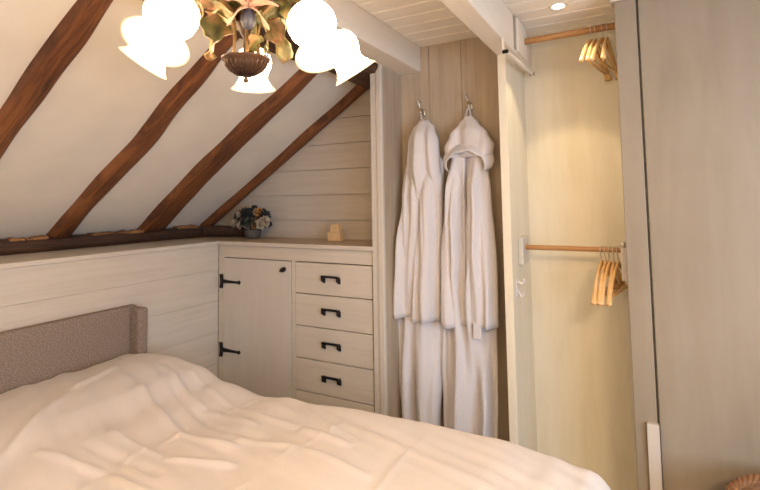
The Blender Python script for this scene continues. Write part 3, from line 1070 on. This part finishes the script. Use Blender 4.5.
sol.offset = -1 if duv.data.polygons[len(duv.data.polygons) // 2].normal.z > 0 else 1
tag(duv, 'rumpled white duvet spread over the double bed', 'duvet')

# ---------------------------------------------------------------- laundry basket
bx, by, br = 0.375, 1.70, 0.205
t = thing('laundry_basket', 'round brown wicker basket in the bottom right corner', 'basket', (bx, by, 0))
bm = bmesh.new()
seg = 64
loops = []
for i in range(46):
    q = i / 45
    z = 0.01 + q * 0.585
    loops.append([Vector(((br - 0.045 * (1 - q) + 0.005 * math.sin(32 * a / 1 + (i % 2) * PI)) * math.cos(a), (br - 0.045 * (1 - q) + 0.005 * math.sin(32 * a + (i % 2) * PI)) * math.sin(a), z)) for a in [2 * PI * k / 192 for k in range(192)]])
for i in range(45, -1, -9):
    q = i / 45
    z = 0.02 + q * 0.575
    loops.append([Vector(((br - 0.018 - 0.045 * (1 - q)) * math.cos(a), (br - 0.018 - 0.045 * (1 - q)) * math.sin(a), z)) for a in [2 * PI * k / 192 for k in range(192)]])
rings(bm, loops)
build('body', bm, wicker, t, False)
bm = bmesh.new()
for s in (0, 1, 2):
    tube(bm, [((br - 0.006 + 0.008 * math.cos(18 * a + s * 2.09)) * math.cos(a), (br - 0.006 + 0.008 * math.cos(18 * a + s * 2.09)) * math.sin(a), 0.598 + 0.008 * math.sin(18 * a + s * 2.09)) for a in [2 * PI * k / 216 for k in range(216)]], 0.008, 8, closed=True)
build('rim', bm, wicker, t, True)

# ---------------------------------------------------------------- chandelier
cx, cy = -0.7126, 0.7437
ch = thing('chandelier', 'gilded leafy chandelier with five lit white glass bell shades', 'lamp', (cx, cy, H + 0.30))
base = Vector((0, 0, -0.30))
def R3(p):                   # z relative to the eye
    return Vector((p[0], p[1], p[2] - 0.30))
bm = bmesh.new()
lathe(bm, [(0, 0.258), (0.004, 0.260), (0.006, 0.265), (0.003, 0.270), (0.009, 0.273), (0.022, 0.278), (0.034, 0.286), (0.040, 0.294), (0.042, 0.301), (0.049, 0.306), (0.050, 0.309), (0.043, 0.311), (0.040, 0.306), (0, 0.303)], 36, (0, 0, -0.312))
bw = build('bowl', bm, bronze, ch, True)
bm = bmesh.new()
for k in range(24):          # ribs on the bowl
    a = 2 * PI * k / 24
    tube(bm, [R3((r_ * math.cos(a), r_ * math.sin(a), z - 0.012)) for r_, z in ((0.012, 0.2735), (0.023, 0.278), (0.035, 0.286), (0.041, 0.294), (0.043, 0.301))], 0.0016, 5)
build('ribs', bm, bronze, bw, True)
bm = bmesh.new()
lathe(bm, [(0.006, 0.30), (0.006, 0.34), (0.012, 0.35), (0.02, 0.365), (0.024, 0.385), (0.018, 0.41), (0.010, 0.43), (0.008, 0.50), (0.016, 0.515), (0.022, 0.54), (0.012, 0.56), (0.006, 0.58), (0.006, 0.73), (0.02, 0.735), (0.045, 0.745), (0.055, 0.758), (0, 0.759)], 24, (0, 0, -0.30))
build('stem', bm, bronze, ch, True)
for k in range(6):           # slender rods rising from the bowl
    a = 2 * PI * k / 6 + 0.3
    bm = bmesh.new()
    tube(bm, curve([R3((0.030 * math.cos(a), 0.030 * math.sin(a), 0.30)), R3((0.026 * math.cos(a), 0.026 * math.sin(a), 0.345)), R3((0.034 * math.cos(a), 0.034 * math.sin(a), 0.40)), R3((0.016 * math.cos(a), 0.016 * math.sin(a), 0.45))], 6), 0.0032, 7)
    build('rod', bm, gold, ch, True)

view = math.atan2(cx, cy)
# (bearing from the view direction, neck height, tilt)
arms = [(5, 0.386, 3, 0.205), (77, 0.380, 36, 0.190), (146, 0.352, 30, 0.186), (216, 0.350, 30, 0.186), (291, 0.380, 38, 0.160)]
prof = [(0.0165, 0.0), (0.022, -0.003), (0.036, -0.010), (0.046, -0.022), (0.050, -0.038), (0.048, -0.054), (0.041, -0.068), (0.0375, -0.078),
        (0.040, -0.088), (0.048, -0.100), (0.060, -0.111), (0.0615, -0.1125)]
prof = [(r_ * 0.89, z * 0.94) for r_, z in prof]
prof_in = [(r_ - 0.0025, z) for r_, z in prof[::-1]]
for (ph, nz, tilt, R_) in arms:
    a = view + math.radians(ph)
    d = Vector((math.sin(a), math.cos(a), 0))
    arm = bmesh.new()
    tube(arm, curve([R3((0, 0, 0.40)), R3((*(d * R_ * 0.25)[:2], 0.385)), R3((*(d * R_ * 0.6)[:2], nz + 0.055)), R3((*(d * R_ * 0.9)[:2], nz + 0.065)), R3((*(d * R_)[:2], nz + 0.03)), R3((*(d * R_)[:2], nz + 0.004))], 8), 0.0052, 10)
    ao = build('arm', arm, gold, ch, True)
    # holder and shade share one tilted frame
    axis = d.cross(Vector((0, 0, 1)))
    rotm = Matrix.Rotation(math.radians(tilt), 4, axis)     # opening leans outward
    test = rotm @ Vector((0, 0, -1))
    if test.dot(d) < 0:
        rotm = Matrix.Rotation(-math.radians(tilt), 4, axis)
    nk = R3((*(d * R_)[:2], nz))
    bm = bmesh.new()
    lathe(bm, [(0, 0.018), (0.010, 0.016), (0.014, 0.008), (0.021, 0.002), (0.024, -0.006), (0.020, -0.0065), (0.0, -0.002)], 20, nk, rotm)
    build('shade_holder', bm, gold, ao, True)
    bm = bmesh.new()
    lathe(bm, prof + prof_in, 40, nk, rotm)
    # open ring: remove the end caps
    big = [f for f in bm.faces if len(f.verts) > 4]
    bmesh.ops.delete(bm, geom=big, context='FACES_ONLY')
    ends = {}
    for v in bm.verts:
        ends[v] = ((rotm.inverted() @ (v.co - nk)).z)
    for f in bm.faces:
        if sum(ends[v] for v in f.verts) / len(f.verts) < -0.090:
            f.material_index = 1
    so = build('lamp_shade', bm, opal, ch, True)
    so.data.materials.append(opal_lip)
    so['label'] = 'lit white glass bell shade'
    bm = bmesh.new()
    lathe(bm, [(0, -0.004), (0.010, -0.008), (0.012, -0.03), (0.016, -0.05), (0.012, -0.066), (0, -0.072)], 16, nk, rotm)
    build('bulb', bm, opal, so, True)


def leaf(p0, p1, p2, p3, w, seed, mat, droop=0.25, name='leaf', lobes=4):
    """curled acanthus-like leaf along a bent spine"""
    sp = curve([p0, p1, p2, p3], 8)
    n = len(sp) - 1
    bm = bmesh.new()
    rows = []
    for i, c in enumerate(sp):
        t = i / n
        tg = (sp[min(i + 1, n)] - sp[max(i - 1, 0)]).normalized()
        sd = tg.cross(Vector((0, 0, 1)))
        if sd.length < 0.2:
            sd = tg.cross(Vector((math.cos(seed), math.sin(seed), 0)))
        sd.normalize()
        nm = sd.cross(tg).normalized()
        prof_ = math.sin(PI * (0.06 + 0.9 * t) ** 0.9) ** 0.7
        ww = w * prof_ * (1 + 0.28 * math.sin(t * lobes * 2 * PI + seed))
        row = []
        for j in range(7):
            s = (j - 3) / 3
            off = nm * (-droop * ww * s * s + 0.10 * ww * math.sin(abs(s) * 6 + t * 16))
            row.append(bm.verts.new(c + sd * ww * s + off))
        rows.append(row)
    for i in range(n):
        for j in range(6):
            bm.faces.new((rows[i][j], rows[i][j + 1], rows[i + 1][j + 1], rows[i + 1][j]))
    o = build(name, bm, mat, ch, True)
    m = o.modifiers.new('thickness', 'SOLIDIFY')
    m.thickness = 0.0016
    return o


def dirv(ph, r_, z):
    a = view + math.radians(ph)
    return R3((r_ * math.sin(a), r_ * math.cos(a), z))


# large drooping leaves, between and over the arms
L_ = [(-105, 1.12, 0), (122, 1.1, 1), (48, 0.85, 0), (-50, 0.9, 1)]
for i, (ph, s, k) in enumerate(L_):
    leaf(dirv(ph, 0.020, 0.372), dirv(ph, 0.060 * s, 0.408), dirv(ph + 4, 0.105 * s, 0.385), dirv(ph + 6, 0.125 * s, 0.312), 0.040, i * 1.3, leaf_p if i % 2 == 0 else leaf_g)
# upper leaves standing up and outward
for i, ph in enumerate((-155, -110, -62, -10, 35, 85, 125, 165)):
    leaf(dirv(ph, 0.012, 0.385), dirv(ph, 0.055, 0.425), dirv(ph, 0.115, 0.440), dirv(ph, 0.165, 0.415), 0.034, i * 2.1 + 1, leaf_g)
# small leaves hugging the column
for i, ph in enumerate((150, 20)):
    leaf(dirv(ph, 0.018, 0.31), dirv(ph, 0.036, 0.335), dirv(ph, 0.04, 0.365), dirv(ph, 0.058, 0.385), 0.015, i + 0.4, leaf_g)
# curled tendrils
for i, ph in enumerate((-95, 128, 20, -140)):
    pts = []
    for k in range(26):
        a = k / 25 * 3.6 * PI
        rr_ = 0.018 * (1 - k / 32)
        pts.append(dirv(ph, 0.135 + rr_ * math.cos(a), 0.355 + rr_ * math.sin(a) - 0.0004 * k))
    pts = curve([dirv(ph, 0.03, 0.40), dirv(ph, 0.09, 0.425), dirv(ph, 0.14, 0.40)], 6) + pts
    bm = bmesh.new(); tube(bm, pts, 0.0022, 6)
    build('tendril', bm, leaf_p, ch, True)
# the flower on the camera side: blue bud with long pink petals
fa = 180
bm = bmesh.new()
lathe(bm, [(0, 0.022), (0.008, 0.018), (0.014, 0.004), (0.015, -0.008), (0.010, -0.020), (0, -0.026)], 16, dirv(fa - 4, 0.062, 0.362))
build('flower_bud', bm, blue_bud, ch, True)
for i, (dx, dz_, w) in enumerate(((-0.040, -0.048, 0.008), (0.040, -0.050, 0.008), (-0.030, 0.035, 0.012), (0.034, 0.030, 0.012), (0.0, 0.05, 0.014), (-0.055, 0.005, 0.011), (0.058, 0.0, 0.011))):
    c0 = dirv(fa - 4, 0.058, 0.385)
    rv = Vector((math.cos(-view), math.sin(-view), 0))
    rv = Vector((math.cos(view), -math.sin(view), 0))
    tip = c0 + rv * dx + Vector((0, 0, dz_)) + (dirv(fa, 0.02, 0.3))
    leaf(c0, lerp(c0, tip, 0.35) + dirv(fa, 0.012, 0.308), lerp(c0, tip, 0.7) + dirv(fa, 0.010, 0.305), tip, w, i * 2.0, pink, 0.3, 'petal', 1)

# invented ring housing, added around the fill light behind the camera
t = thing('fill_light_ring', 'added round housing of the fill light behind the viewer, over the open floor', 'light', (0.7, -0.7, CZ))
bm = bmesh.new()
lathe(bm, [(0.262, -0.026), (0.275, -0.026), (0.278, -0.001), (0.262, -0.001)], 48)
big = [f for f in bm.faces if len(f.verts) > 4]
bmesh.ops.delete(bm, geom=big, context='FACES_ONLY')
build('ring', bm, steel, t, True)
